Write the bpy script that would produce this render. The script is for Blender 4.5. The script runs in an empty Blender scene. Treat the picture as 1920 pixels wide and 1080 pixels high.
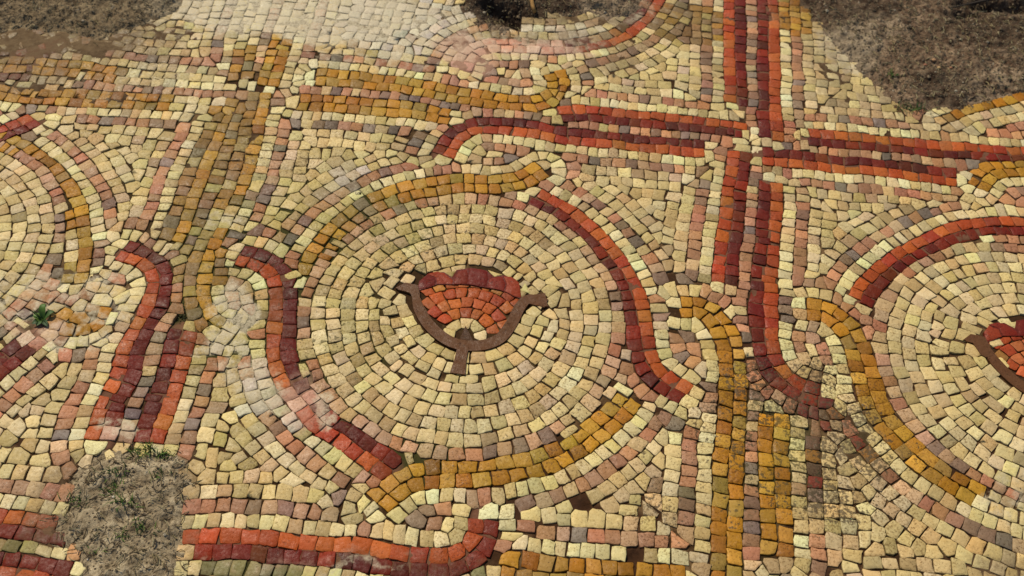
import bpy, math, random
import numpy as np
from mathutils import Matrix, Vector
random.seed(11); rng = np.random.default_rng(11)
C = bpy.context.scene

# ------------------------------------------------------------------ camera
FPX, TILT, ROLL, DIST = 2000.0, math.radians(52), math.radians(3), 1.0
cT, sT, cR, sR = math.cos(TILT), math.sin(TILT), math.cos(ROLL), math.sin(ROLL)
right, up, back = Vector((1, 0, 0)), Vector((0, sT, cT)), Vector((0, -cT, sT))
r2, u2 = right*cR+up*sR, -right*sR+up*cR
cam_d = bpy.data.cameras.new('camera'); cam = bpy.data.objects.new('camera', cam_d)
C.collection.objects.link(cam); C.camera = cam
M = Matrix((r2, u2, back)).transposed().to_4x4(); M.translation = back*DIST
cam.matrix_world = M
cam_d.sensor_width = 36; cam_d.lens = FPX/1920*36
cam_d.clip_start = 0.01; cam_d.clip_end = 500
cam_d.dof.use_dof = True; cam_d.dof.focus_distance = 0.93; cam_d.dof.aperture_fstop = 9.0

# ------------------------------------------------------------------ sky and sun
SUN_EL, SUN_AZ = math.radians(53), math.radians(-38)     # azimuth from +Y (away from the camera), towards +X
w = bpy.data.worlds.new('World'); C.world = w; w.use_nodes = True
nt = w.node_tree; bg = nt.nodes['Background']
sky = nt.nodes.new('ShaderNodeTexSky'); sky.sky_type = 'NISHITA'; sky.sun_disc = False
sky.sun_elevation = SUN_EL; sky.sun_rotation = SUN_AZ
nt.links.new(sky.outputs[0], bg.inputs[0]); bg.inputs[1].default_value = 0.08
sd = bpy.data.lights.new('sun', 'SUN'); sd.energy = 3.75; sd.angle = math.radians(1.6); sd.color = (1, 0.90, 0.72)
so = bpy.data.objects.new('sun', sd); C.collection.objects.link(so)
dirv = Vector((math.sin(SUN_AZ)*math.cos(SUN_EL), math.cos(SUN_AZ)*math.cos(SUN_EL), math.sin(SUN_EL)))
so.rotation_euler = dirv.to_track_quat('Z', 'Y').to_euler(); so.location = (0, 0, 3)
C.view_settings.view_transform = 'Standard'; C.view_settings.look = 'None'
C.view_settings.exposure = 0.38; C.view_settings.gamma = 1

# ------------------------------------------------------------------ helpers
W = 0.0131                                                # pitch of one row of tesserae
def unp(p):                                               # where a point of the pavement lies on the ground
    dx, dy = (p[0]-960)/FPX, (540-p[1])/FPX
    dx, dy = cR*dx-sR*dy, sR*dx+cR*dy
    y, z = cT+dy*sT, -sT+dy*cT
    t = -sT/z*DIST
    return (t*dx, t*y-cT*DIST)
def U(pts): return np.array([unp(p) for p in pts])
def lin(c): c = np.array(c, float)/255; return np.where(c <= .04045, c/12.92, ((c+.055)/1.055)**2.4)

def vnoise(x, y, seed=0):
    xi, yi = np.floor(x).astype(np.int64), np.floor(y).astype(np.int64)
    fx, fy = x-xi, y-yi; fx = fx*fx*(3-2*fx); fy = fy*fy*(3-2*fy)
    def h(a, b):
        n = (a*374761393+b*668265263+seed*1274126177) & 0xffffffff
        n = ((n ^ (n >> 13))*1274126177) & 0xffffffff
        return ((n ^ (n >> 16)) & 0xffff)/65535.0
    return (h(xi, yi)*(1-fx)+h(xi+1, yi)*fx)*(1-fy)+(h(xi, yi+1)*(1-fx)+h(xi+1, yi+1)*fx)*fy
def fbm(x, y, s, o=4, seed=0):
    r = 0; a = .5
    for i in range(o): r = r+a*vnoise(x/s*2**i+17.3*i, y/s*2**i-9.1*i, seed+i); a *= .5
    return r                                              # about 0..1

def prop(o, label=None, cat=None, group=None, kind=None):
    for k, v in (('label', label), ('category', cat), ('group', group), ('kind', kind)):
        if v: o[k] = v
    return o
def link(name, data, parent=None):
    o = bpy.data.objects.new(name, data); C.collection.objects.link(o)
    if parent: o.parent = parent
    return o

class MB:
    def __init__(s): s.v = []; s.f = []; s.sm = []; s.tint = []; s.n = 0
    def add(s, v, f, sm=True, tint=(1, 1, 1)):
        n = s.n; s.v.append(np.asarray(v, float)); s.n += len(v)
        s.f += [tuple(i+n for i in q) for q in f]
        s.sm += ([sm]*len(f) if isinstance(sm, bool) else sm)
        s.tint.append(np.tile(np.asarray(tint, float), (len(v), 1)))
    def build(s, name, mat, parent=None, wear=True):
        if not s.n: return None
        v = np.concatenate(s.v); me = bpy.data.meshes.new(name)
        me.from_pydata(v.tolist(), [], s.f); me.polygons.foreach_set('use_smooth', s.sm)
        a = me.color_attributes.new('tint', 'FLOAT_COLOR', 'POINT')
        t = np.c_[np.concatenate(s.tint), np.ones(len(v))]; a.data.foreach_set('color', t.ravel())
        if wear: set_wear(me, v)
        me.materials.append(mat); me.update()
        return link(name, me, parent)

# ------------------------------------------------------------------ wear: stains with a shape of their own
# px, py, rx, ry, strength  (film of lime, film of mud, black lichen plus painted shade in earth hollows, moss in the joints, pink render)
WEAR = {
 'lime': [(560,20,300,60,.85),(720,70,210,70,.45),(330,60,110,40,.4),(600,75,140,50,.35),(860,80,90,45,.6),(1000,72,130,26,.5),(640,335,40,30,.45),(430,412,60,16,.55),(590,765,30,40,.65),
          (430,590,45,60,.75),(420,655,60,16,.7),(60,560,110,50,.55),(190,560,60,50,.55),(270,160,160,50,.4),(560,1064,230,12,.5),(1010,100,110,15,.5),(300,320,60,50,.12),(230,820,60,22,.6),
          (1240,20,50,40,.35),(1160,20,90,35,.5),(1595,95,60,50,.7),(1640,50,60,40,.4),(1850,160,90,30,.35),(220,960,60,90,.3),(1890,700,40,40,.2),(1900,930,60,50,.45),(110,470,80,60,.25),(480,710,60,60,.6),(140,640,70,35,.55),(1500,640,60,60,.15)],
 'mud':  [(100,72,200,52,1.0),(285,72,80,30,.7),(40,125,130,60,.8),(220,140,140,60,.5),(1030,72,180,14,.6),(1050,38,150,14,.8),(1270,30,90,50,.45),(1160,115,60,26,.6),(1480,20,60,30,.4),(1540,110,50,90,.6),(1640,185,70,30,.5),(1560,820,100,80,.42),(1480,720,60,50,.35),
          (120,960,60,100,.6),(340,940,35,120,.45),(390,320,75,140,.42),(600,420,50,60,.2),(470,220,45,60,.4),(330,450,80,60,.4),(400,570,90,90,.3),(1700,230,160,30,.4),(1880,1060,80,35,.7),(440,270,60,110,.25),(760,1070,500,14,.3),(1590,1000,60,40,.1),(1330,90,30,80,.35)],
 'mold': [(970,15,110,30,1.),(1850,50,110,60,.7),(1560,10,90,40,.7),(1760,165,60,24,.6),(1520,820,210,190,1.05),(1420,880,110,180,.75),(1280,900,120,170,.7),(1500,650,80,130,.65),(1240,640,60,80,.4),(740,440,190,90,.8),(640,620,90,150,.7),(930,480,120,90,.5),(800,850,110,90,.5),(500,330,130,120,.6),(430,560,140,130,.75),  # first two blobs paint the shade of the dark hollows onto the earth
          (1160,130,80,80,.35),(1060,780,170,150,.6),(1530,470,110,110,.35),(80,560,120,80,.35),(1420,960,160,110,.5),(1600,930,140,130,.55),(1560,280,120,60,.3),(880,830,90,60,.4),(200,300,200,150,.2),(620,900,200,160,.18),(1300,400,300,160,.15)],
 'moss': [(500,450,190,150,.8),(430,580,140,140,.9),(1440,840,90,110,.5),(680,420,160,100,.75),(640,640,100,150,.55),(60,590,120,70,.5),(760,850,90,60,.6),(1400,960,70,130,.4),(220,330,200,150,.35),(560,1060,330,20,.8),(60,1030,90,20,.8),(900,230,80,30,.5),(850,650,260,200,.2),(1620,850,60,50,.3)],
 'rose': [(880,115,60,45,.8),(1000,97,120,18,.55),(555,740,40,60,.55),(70,625,70,30,.55),(250,832,60,20,.4),(1560,100,40,50,.3),(1070,85,60,25,.3),(640,1048,200,12,.35),(400,1035,70,14,.25),(560,660,20,20,.2)],
}
WB = {}
for k, L in WEAR.items():
    out = []
    for (x, y, rx, ry, a) in L:
        c = np.array(unp((x, y))); ax = np.array(unp((x+rx, y)))-c; ay = np.array(unp((x, y+ry)))-c
        out.append((c, np.hypot(*ax), np.hypot(*ay), a))
    WB[k] = out
def wear(P, k):
    r = np.zeros(len(P)); nx = fbm(P[:, 0], P[:, 1], .05, 3, 5)-.45; ny = fbm(P[:, 0], P[:, 1], .05, 3, 9)-.45
    for c, a, b, s in WB[k]:
        d = ((P[:, 0]-c[0]+nx*.05)/a)**2+((P[:, 1]-c[1]+ny*.05)/b)**2
        r = np.maximum(r, s*np.clip(1.5-d, 0, 1))
    return r
def set_wear(me, v):
    P = v[:, :2]
    a = me.color_attributes.new('wear', 'FLOAT_COLOR', 'POINT')
    a.data.foreach_set('color', np.c_[wear(P, 'lime'), wear(P, 'mud'), wear(P, 'mold'), np.ones(len(v))].ravel())
    a = me.color_attributes.new('wear2', 'FLOAT_COLOR', 'POINT')
    a.data.foreach_set('color', np.c_[wear(P, 'moss'), wear(P, 'rose'), redz(P), np.ones(len(v))].ravel())

# ------------------------------------------------------------------ materials
class N:
    def __init__(s, name):
        s.m = bpy.data.materials.new(name); s.m.use_nodes = True; s.t = s.m.node_tree; s.b = s.t.nodes['Principled BSDF']
        s.pos = s.t.nodes.new('ShaderNodeNewGeometry').outputs['Position']
    def link(s, a, b): s.t.links.new(a, b)
    def val(s, x, sock):
        if hasattr(x, 'links') or hasattr(x, 'is_output'): s.link(x, sock)
        else: sock.default_value = x
    def noise(s, scale, detail=4, rough=.55, off=0):
        n = s.t.nodes.new('ShaderNodeTexNoise'); n.inputs['Scale'].default_value = scale
        n.inputs['Detail'].default_value = detail; n.inputs['Roughness'].default_value = rough
        mp = s.t.nodes.new('ShaderNodeMapping'); mp.inputs['Location'].default_value = (off, off*1.7, off*.3)
        s.link(s.pos, mp.inputs[0]); s.link(mp.outputs[0], n.inputs[0]); return n.outputs[0]
    def ramp(s, x, a, b, lo=0., hi=1.):
        n = s.t.nodes.new('ShaderNodeMapRange'); s.val(x, n.inputs[0])
        for i, q in zip((1, 2, 3, 4), (a, b, lo, hi)): s.val(q, n.inputs[i])
        return n.outputs[0]
    def math(s, op, a, b=0., clamp=False):
        n = s.t.nodes.new('ShaderNodeMath'); n.operation = op; n.use_clamp = clamp; s.val(a, n.inputs[0]); s.val(b, n.inputs[1]); return n.outputs[0]
    def mix(s, f, a, b, mode='MIX'):
        n = s.t.nodes.new('ShaderNodeMix'); n.data_type = 'RGBA'; n.blend_type = mode
        s.val(f, n.inputs[0])
        for q, i in ((a, 6), (b, 7)):
            if isinstance(q, tuple): n.inputs[i].default_value = (*q, 1)
            else: s.link(q, n.inputs[i])
        return n.outputs[2]
    def attr(s, name):
        n = s.t.nodes.new('ShaderNodeAttribute'); n.attribute_name = name
        sp = s.t.nodes.new('ShaderNodeSeparateColor'); s.link(n.outputs[0], sp.inputs[0])
        return n.outputs[0], sp.outputs
    def bump(s, h, dist, strength=1.):
        n = s.t.nodes.new('ShaderNodeBump'); n.inputs['Distance'].default_value = dist; n.inputs['Strength'].default_value = strength
        s.link(h, n.inputs['Height']); s.link(n.outputs[0], s.b.inputs['Normal'])
K = .62                                                    # display colour of the sunlit photo -> real albedo
def alb(*c): return tuple((lin(c)*K).tolist())

LIME, MUD, MUD2, BLACK, ROSE = alb(214,200,168), alb(132,110,80), alb(98,78,54), alb(48,42,22), alb(208,164,138)
def films(s, col, w1, w2, nz, over=1.):                             # the films that lie over stone and joints alike
    f = s.ramp(s.math('ADD', w1[0], s.math('MULTIPLY', s.math('SUBTRACT', nz, .5), 1.6)), .40, .66)
    f = s.math('MULTIPLY', f, s.ramp(w1[0], .2, .9, .55*over, 1.0), True)
    f = s.math('MULTIPLY', f, s.ramp(s.noise(380, 4, .7, 19), .34, .56, .35, 1.), True)
    col = s.mix(f, col, LIME)
    f = s.ramp(s.math('ADD', w2[1], s.math('MULTIPLY', s.math('SUBTRACT', nz, .5), 1.2)), .30, .75)
    col = s.mix(s.math('MULTIPLY', f, .55), col, ROSE)
    n2 = s.noise(160, 5, .6, 3)
    f = s.ramp(s.math('ADD', w1[1], s.math('MULTIPLY', s.math('SUBTRACT', n2, .5), 1.5)), .15, 1.15)
    col = s.mix(s.math('MULTIPLY', f, s.ramp(w1[1], .3, 1., .75, .95)), col, s.mix(n2, MUD2, MUD))
    return col

def mat_tessera():
    s = N('tessera_stone'); tint, _ = s.attr('tint'); _, w1 = s.attr('wear'); _, w2 = s.attr('wear2')
    fine = s.noise(420, 5, .65); med = s.noise(110, 3, .5, 7)
    col = s.mix(s.ramp(fine, .3, .75), tint, s.mix(1., tint, (.74, .70, .62), 'MULTIPLY'))
    col = s.mix(s.ramp(med, .5, .72, 0., .5), col, s.mix(1., tint, (.86, .76, .60), 'MULTIPLY'))
    col = s.mix(s.ramp(s.noise(75, 2, .5, 21), .55, .75, 0., .4), col, s.mix(1., tint, (1.18, 1.15, 1.12), 'MULTIPLY'))
    dust = s.ramp(s.noise(55, 5, .65, 51), .42, .70, 0., .03)
    col = s.mix(dust, col, alb(196,170,126))
    # pits and specks of dirt sitting in them
    pit = s.ramp(s.noise(620, 3, .6, 2), .655, .70)
    col = s.mix(s.math('MULTIPLY', pit, .75), col, s.mix(1., tint, (.22, .18, .13), 'MULTIPLY'))
    bl = s.ramp(s.math('ADD', s.math('ADD', s.noise(480, 4, .7, 17), s.math('MULTIPLY', w1[2], .055)), s.math('MULTIPLY', s.math('SUBTRACT', s.noise(16, 2, .5, 41), .5), .26)), .575, .63)
    col = s.mix(s.math('MULTIPLY', bl, .72), col, s.mix(1., tint, (.34, .26, .17), 'MULTIPLY'))
    big = s.noise(70, 1, .5, 91)
    col = s.mix(s.ramp(big, .52, .60, 0., .8), col, s.mix(s.ramp(s.noise(900, 2, .5, 3), .35, .65), col, s.mix(1., tint, (.90, .86, .78), 'MULTIPLY')))
    # lichen
    lm = s.noise(260, 5, .65, 5)
    lw = s.math('MULTIPLY', w1[2], s.ramp(s.noise(34, 4, .65, 61), .38, .62, .45, 1.12))
    th = s.ramp(lw, 0., 1., .76, .46)
    f = s.ramp(s.math('SUBTRACT', lm, th), 0., .06)
    col = s.mix(s.math('MULTIPLY', f, .82), col, s.mix(w2[0], (.050, .033, .016), (.036, .033, .012)))
    ms = s.ramp(s.math('ADD', w2[0], s.math('MULTIPLY', s.math('SUBTRACT', s.noise(45, 4, .6, 31), .5), 1.5)), .35, 1.05)
    col = s.mix(s.math('MULTIPLY', ms, .55), col, s.mix(1., tint, (.56, .58, .30), 'MULTIPLY'))
    col = films(s, col, w1, w2, s.noise(90, 5, .6, 13), .6)
    s.link(col, s.b.inputs['Base Color'])
    s.link(s.ramp(s.math('ADD', s.math('MULTIPLY', fine, .5), s.math('MULTIPLY', s.noise(60, 3, .6, 81), .5)), .38, .62, .34, .8), s.b.inputs['Roughness']); s.b.inputs['Specular IOR Level'].default_value = .16
    h = s.math('ADD', s.math('MULTIPLY', fine, .6), s.math('ADD', s.noise(180, 3, .5, 9), s.math('MULTIPLY', pit, -.5)))
    s.bump(h, .0011, .6); return s.m

def mat_mortar():
    s = N('joint_mortar'); _, w1 = s.attr('wear'); _, w2 = s.attr('wear2')
    n = s.noise(240, 6, .65); b = s.noise(14, 3, .5, 4)
    col = s.mix(n, alb(34,21,8), alb(80,54,25))
    col = s.mix(s.ramp(b, .4, .65), col, s.mix(n, alb(42,25,14), alb(88,56,34)))
    col = s.mix(s.ramp(s.noise(38, 5, .65, 71), .52, .66, 0., .75), col, s.mix(n, alb(92,68,40), alb(158,128,88)))
    ms = s.ramp(s.math('ADD', w2[0], s.math('MULTIPLY', s.math('SUBTRACT', b, .5), 1.)), .15, .7)
    col = s.mix(ms, col, s.mix(n, alb(34,34,12), alb(88,84,40)))
    col = s.mix(s.math('MULTIPLY', w2[2], .8), col, s.mix(n, alb(98,60,44), alb(150,108,82)))
    col = films(s, col, w1, w2, s.noise(90, 5, .6, 13))
    s.link(col, s.b.inputs['Base Color']); s.b.inputs['Roughness'].default_value = .95
    s.b.inputs['Specular IOR Level'].default_value = .15
    s.bump(n, .0012, .9); return s.m

def mat_soil(name, dark, mid, light, sc=1., stained=True):
    s = N(name); n = s.noise(300*sc, 7, .7); b = s.noise(28*sc, 4, .6, 3); c = s.noise(90*sc, 5, .65, 8)
    col = s.mix(s.ramp(c, .38, .60), s.mix(s.ramp(n, .36, .58), dark, mid), s.mix(s.ramp(n, .36, .64), mid, light))
    col = s.mix(s.ramp(b, .42, .66, 0, .7), col, s.mix(c, dark, mid))
    if stained:
        _, w1 = s.attr('wear')
        col = s.mix(s.math('MULTIPLY', s.ramp(s.math('ADD', w1[0], s.math('MULTIPLY', s.math('SUBTRACT', c, .5), 1.2)), .2, .8), .7), col, s.mix(n, mid, LIME))
        col = s.mix(s.math('MULTIPLY', w1[2], .7), col, dark)  # darker earth; at the hollows this is shade put into the colour
    s.link(col, s.b.inputs['Base Color']); s.b.inputs['Roughness'].default_value = 1.; s.b.inputs['Specular IOR Level'].default_value = .1
    s.bump(s.math('ADD', n, c), .0022, 1.); return s.m
def mat_plain(name, a, b, sc=200, rough=.8, sub=0):
    s = N(name); s.link(s.mix(s.ramp(s.noise(sc, 4), .3, .7), a, b), s.b.inputs['Base Color'])
    s.b.inputs['Roughness'].default_value = rough; s.bump(s.noise(sc*2, 4), .0006, .8); return s.m
def mat_tint(name, rough=.7, sc=300):
    s = N(name); t, _ = s.attr('tint'); s.link(s.mix(s.ramp(s.noise(sc, 4), .3, .7), t, s.mix(1., t, (.6, .6, .5), 'MULTIPLY')), s.b.inputs['Base Color'])
    s.b.inputs['Roughness'].default_value = rough; s.b.inputs['Specular IOR Level'].default_value = .3; return s.m
TESS, MORTAR = mat_tessera(), mat_mortar()
SOIL_G = mat_soil('grey_soil', alb(66,54,38), alb(172,152,120), alb(226,208,172))
SOIL_D = mat_soil('dark_soil', alb(36,25,19), alb(124,98,76), alb(192,166,134))
SOIL_T = mat_soil('olive_soil', alb(88,73,54), alb(138,118,90), alb(166,148,116))
SOILS = {'G': SOIL_G, 'D': SOIL_D, 'T': SOIL_T}
GROUND = mat_soil('ground_soil', alb(60,48,36), alb(104,84,62), alb(150,130,100), .3, False)
LEAF, STRAW = mat_tint('leaf', .6), mat_tint('dry_straw', .8)
STONE = mat_tint('loose_stone', .8, 500)

# ------------------------------------------------------------------ colours of the tesserae
PAL = {
 'c': [((228,214,170),4),((220,204,158),6),((211,194,146),4),((224,210,176),4),((202,184,140),2),((210,194,162),1.5),((188,168,126),.8),((212,186,138),.7),((176,156,122),.4)],
 'e': [((224,212,168),5),((214,200,150),4),((230,220,182),2),((202,184,136),2),((206,178,132),.8),((180,160,124),.6)],
 'm': [((190,146,112),4),((176,140,110),3),((150,128,106),2),((208,162,124),3),((214,196,150),2.4),((134,124,112),.8),((152,140,130),.8),((198,144,112),1.2),((198,172,138),1.6)],
 'r': [((206,176,142),5),((192,146,112),3),((198,140,110),1.2),((150,132,114),1.6),((214,198,152),4)],
 'O': [((206,92,50),5),((196,80,42),4),((214,104,58),3),((184,66,38),2),((200,108,60),1.2),((190,88,60),.7)],
 'R': [((118,34,26),5),((104,28,24),4),((130,42,30),3),((150,50,34),1.2),((96,34,28),1.5),((120,56,40),.7)],
 'Y': [((200,146,54),4),((190,132,40),4),((206,160,78),3),((176,118,38),2),((188,152,84),2),((214,160,60),1.4),((168,136,84),.7)],
 'y': [((196,146,66),1.4),((178,132,66),2),((190,150,96),1.5),((170,130,92),1.5),((160,120,70),1.5),((196,170,116),1.5),((176,140,116),1.8),((152,134,112),1.5),((206,186,142),1.3)],
 'P': [((220,180,160),3),((214,160,140),3),((228,204,184),2),((200,140,120),1)],
 'G': [((150,146,116),3),((136,132,104),2),((166,150,116),2),((120,124,118),1.5),((176,166,136),1)],
 'B': [((124,54,40),1.2),((160,72,46),1.2),((176,140,104),1.2),((180,134,66),.8),((204,184,144),1),((120,96,70),.8)],
 'o': [((198,92,52),4),((206,108,66),4),((188,76,44),3),((196,104,74),2),((196,124,84),.8)],
}
WARM = {'c': (1.02, .98, .89), 'e': (1.05, 1.02, .95), 'm': (.98, .92, .87), 'r': (.98, .93, .87), 'O': (.91, .96, .70), 'R': (.97, .88, .25), 'Y': (.98, .97, .76), 'y': (.92, .92, .75), 'G': (1, .98, .85), 'o': (.95, 1.0, .75), 'P': (1, .97, .92), 'w': (1, .98, .9), 'B': (.9, .85, .8)}
def pick(cls):
    L = PAL[cls]; c = random.choices([q[0] for q in L], [q[1] for q in L])[0]
    v = random.gauss(1, .06)
    c = np.array(c)*WARM.get(cls, (1, 1, 1))
    c = lin(np.clip(c*v+np.array([random.gauss(0, 3), random.gauss(0, 3), random.gauss(0, 4)]), 5, 250))
    return c*K

# ------------------------------------------------------------------ the lines the mosaicist followed
def smooth(P, step=W*.22, closed=False):
    P = np.asarray(P, float); n = len(P)
    if closed: idx = lambda i: P[i % n]; m = n
    else: idx = lambda i: P[i] if 0 <= i < n else (2*P[0]-P[1] if i < 0 else 2*P[-1]-P[-2]); m = n-1
    out = []
    for i in range(m):
        a, b, c, d = idx(i-1), idx(i), idx(i+1), idx(i+2)
        for t in np.linspace(0, 1, 13)[:-1]:
            out.append(.5*((2*b)+(-a+c)*t+(2*a-5*b+4*c-d)*t*t+(-a+3*b-3*c+d)*t**3))
    if closed: out.append(out[0])
    else: out.append(P[-1])
    return resample(np.array(out), step)
def resample(P, step):
    s = np.r_[0, np.cumsum(np.hypot(*(np.diff(P, axis=0).T)))]
    n = max(2, int(round(s[-1]/step))+1); q = np.linspace(0, s[-1], n)
    return np.c_[np.interp(q, s, P[:, 0]), np.interp(q, s, P[:, 1])]
def normals(P, closed=False):
    T = np.gradient(P, axis=0)
    if closed: T[0] = T[-1] = P[1]-P[-2]
    T /= np.maximum(np.hypot(T[:, 0], T[:, 1]), 1e-9)[:, None]
    return T, np.c_[-T[:, 1], T[:, 0]]

G = []
def guide(pts, L='', R='', name='', sides=('em', 'em'), t=1., kmax=14, plan=False, closed=False, w=1., caps=True, label='', tl=1.1, bg='c'):
    P = smooth(pts if plan else U(pts), closed=closed)
    T, Nn = normals(P, closed)
    G.append(dict(P=P, T=T, N=Nn, L=L, R=R, name=name, sides=sides, t=t*W, kmax=kmax, closed=closed, caps=caps, label=label, tl=tl, bg=bg, id=len(G)))
    return G[-1]
def red(pts, L, R, label, **k): return guide(pts, L, R, 'red_band', label=label, **k)
def och(pts, label, c='YY', **k): return guide(pts, c[0], c[1], 'ochre_band', label=label, tl=1.05, **k)

# medallions: ring rows of constant radius
def fit(P):
    A = np.c_[2*P, np.ones(len(P))]; x = np.linalg.lstsq(A, (P**2).sum(1), rcond=None)[0]
    return x[:2], math.sqrt(x[2]+x[:2]@x[:2])
ring1 = U([(568,620),(600,495),(652,445),(755,392),(855,373),(1010,397),(1122,500),(1150,540),(1160,615),(1137,707),(1085,780),(855,850),(655,775)])
c1, R1 = fit(ring1)
c2, R2 = fit(U([(1915,458),(1850,462),(1720,535),(1655,590),(1642,640),(1650,700),(1700,790),(1760,840),(1830,885)]))
c3 = c1-(c2-c1)*.97; R3 = R1
c3 = U([(103,470)])[0]-np.array([R3*.995, R3*.02])
def circle(c, R, n=28): return [(c[0]+R*math.cos(a), c[1]+R*math.sin(a)) for a in np.linspace(0, 2*math.pi, n, endpoint=False)]
# handmade ring 1: keep the measured wobble
ang = np.arctan2(ring1[:, 1]-c1[1], ring1[:, 0]-c1[0]); rad = np.hypot(*(ring1-c1).T)
o_ = np.argsort(ang); ang, rad = ang[o_], rad[o_]
def ring1pts():
    out = []
    for a in np.linspace(-math.pi, math.pi, 24, endpoint=False):
        r = np.interp(a, np.r_[ang[-1]-2*math.pi, ang, ang[0]+2*math.pi], np.r_[rad[-1], rad, rad[0]])
        out.append((c1[0]+(.5*r+.5*R1)*math.cos(a), c1[1]+(.5*r+.5*R1)*math.sin(a)))
    return out
rings = []
for i, (c, R, pts) in enumerate(((c1, R1, ring1pts()), (c2, R2, circle(c2, R2)), (c3, R3, circle(c3, R3)))):
    g = guide(pts, 'r', '', 'ring', sides=('c', 'm'), t=.5, plan=True, closed=True, tl=.95)
    g['med'] = i; rings.append(g)

# buds in the medallions (only where the pavement shows them)
BUD = dict(
  calyx=[(747,541),(775,549),(786,580),(806,612),(836,637),(866,648),(905,648),(938,635),(960,606),(974,578),(992,561),(1024,570)],
  stem=[(869,648),(864,672),(858,702)])
d21 = c2-c1
def budpts(L, shift): return U(L)+shift
for i, sh in ((0, np.zeros(2)), (1, c2-c1)):
    pts = budpts([(755,542),(776,552),(786,580),(806,612),(836,637),(866,648),(905,648),(938,635),(960,606),(974,578),(990,564)], sh)
    g = guide(pts, '', '', 'bud', sides=('', 'c'), t=.42, kmax=2, plan=True, caps=False, tl=1.); g['med'] = i

red([(1377,-70),(1377,0),(1378,60),(1380,130),(1381,196)], 'R', 'O', 'upper left red upright band, orange row on its left', kmax=6)
red([(1438,-70),(1439,0),(1440,60),(1441,130),(1443,200),(1446,262)], 'O', 'R', 'upper red upright band, orange row on its right', kmax=6)
red([(1050,214),(1100,213),(1180,222),(1260,229),(1340,238),(1398,247)], 'O', 'R', 'upper red crossbar left of the upright bands')
red([(830,290),(846,266),(868,246),(900,236),(940,237),(985,241),(1040,250),(1100,258),(1180,266),(1260,273),(1325,279)], 'R', 'O', 'red band that curls into a hook above the middle medallion')
red([(1512,257),(1580,262),(1660,270),(1740,277),(1820,284),(1930,292),(2080,300)], 'O', 'R', 'upper red crossbar right of the upright bands')
red([(1428,293),(1500,300),(1580,308),(1660,315),(1740,325),(1798,333)], 'R', 'O', 'lower red crossbar right of the upright bands')
red([(1387,282),(1380,340),(1372,410),(1366,470),(1359,536)], 'R', 'O', 'red upright band ending beside the middle medallion')
red([(1444,340),(1443,400),(1437,470),(1432,530),(1432,600),(1434,645),(1442,678),(1460,705),(1486,724),(1512,735),(1538,741)], 'O', 'R', 'red upright band hooking right at its foot')
red([(1000,368),(1035,385),(1070,408),(1105,436),(1140,474),(1168,512),(1186,552),(1197,592),(1202,635),(1206,664),(1222,696),(1250,718),(1290,740)], 'O', 'R', 'red arc round the right side of the middle medallion')
och([(1015,318),(975,338),(925,345),(870,343),(810,348),(750,362),(695,385),(650,415),(615,450),(592,485),(580,515)], 'ochre arc over the top left of the middle medallion')
red([(445,477),(480,485),(510,500),(528,530),(531,570),(528,615),(526,655),(536,695),(553,730),(582,766),(615,798),(650,822),(690,848),(738,880)], 'R', 'O', 'red arc round the left of the middle medallion, pale where it is worn')
och([(703,950),(738,918),(775,895),(830,888),(890,888),(950,882),(1010,868),(1060,848),(1110,815),(1150,780),(1182,745)], 'ochre arc under the middle medallion')
red([(200,1020),(335,1020),(420,1020),(520,1026),(600,1034),(700,1044),(780,1053),(845,1052),(885,1035),(904,1005),(908,970)], 'O', 'R', 'red band along the bottom with a hook at its right end')
red([(-160,960),(-40,978),(0,982),(60,990),(130,1002)], 'O', 'R', 'short red band left of the earth patch, upper one')
red([(-160,1038),(-40,1055),(0,1060),(60,1068),(130,1080)], 'R', 'O', 'short red band left of the earth patch, lower one')
red([(225,468),(262,478),(290,499),(300,530),(292,562),(278,595),(262,625),(248,655),(238,690),(225,722),(208,755),(198,785),(186,828)], 'R', 'O', 'red upright band on the left with a hook at its top')
red([(345,616),(337,640),(330,670),(322,700),(313,730),(302,760),(290,790),(280,832)], 'O', 'R', 'red upright band on the left running down to the earth patch')
red([(66,222),(30,240),(-20,265),(-90,310)], 'R', 'O', 'red arc at the left edge over the ochre ring', kmax=4)
och([(-90,250),(-20,258),(25,275),(62,296),(96,326),(122,360),(139,396),(147,440),(146,485),(136,530)], 'ochre arc round the left medallion')
och([(192,572),(172,600),(140,607),(100,592)], 'short ochre hook beside the green weed', kmax=3)
red([(95,610),(40,653),(0,686),(-50,730),(-120,800)], 'R', 'R', 'worn red band at the left edge, running down to the corner', kmax=5)
och([(560,-10),(545,30),(534,60),(523,95),(512,125),(500,160)], 'upper ochre upright band', kmax=4)
och([(490,-10),(480,30),(468,62),(460,100),(450,150)], 'faded ochre upright band under the pale film', c='yy', kmax=4)
och([(410,228),(398,255),(385,285),(366,330),(348,380),(330,430),(318,452)], 'left lower ochre upright band, browned', c='Yy', kmax=5)
och([(487,172),(478,215),(468,260),(455,310),(440,355),(420,400),(400,440),(380,485),(369,530),(372,572),(396,608),(440,626)], 'browned ochre band curling round at its foot', c='Yy', kmax=5)
och([(-60,118),(40,122),(100,126),(150,130),(215,140),(300,148),(445,156)], 'upper ochre crossbar on the left, fading to cream', kmax=5)
och([(-60,165),(0,172),(60,179),(130,183),(200,186),(310,192),(445,200)], 'lower ochre crossbar on the left', kmax=5)
och([(590,143),(650,147),(720,155),(800,167),(860,178),(920,187),(970,193),(1010,192),(1040,178),(1047,155),(1036,133)], 'ochre crossbar that curls up at its right end')
och([(555,190),(620,194),(700,200),(780,207),(845,219)], 'lower ochre crossbar above the middle medallion')
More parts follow.
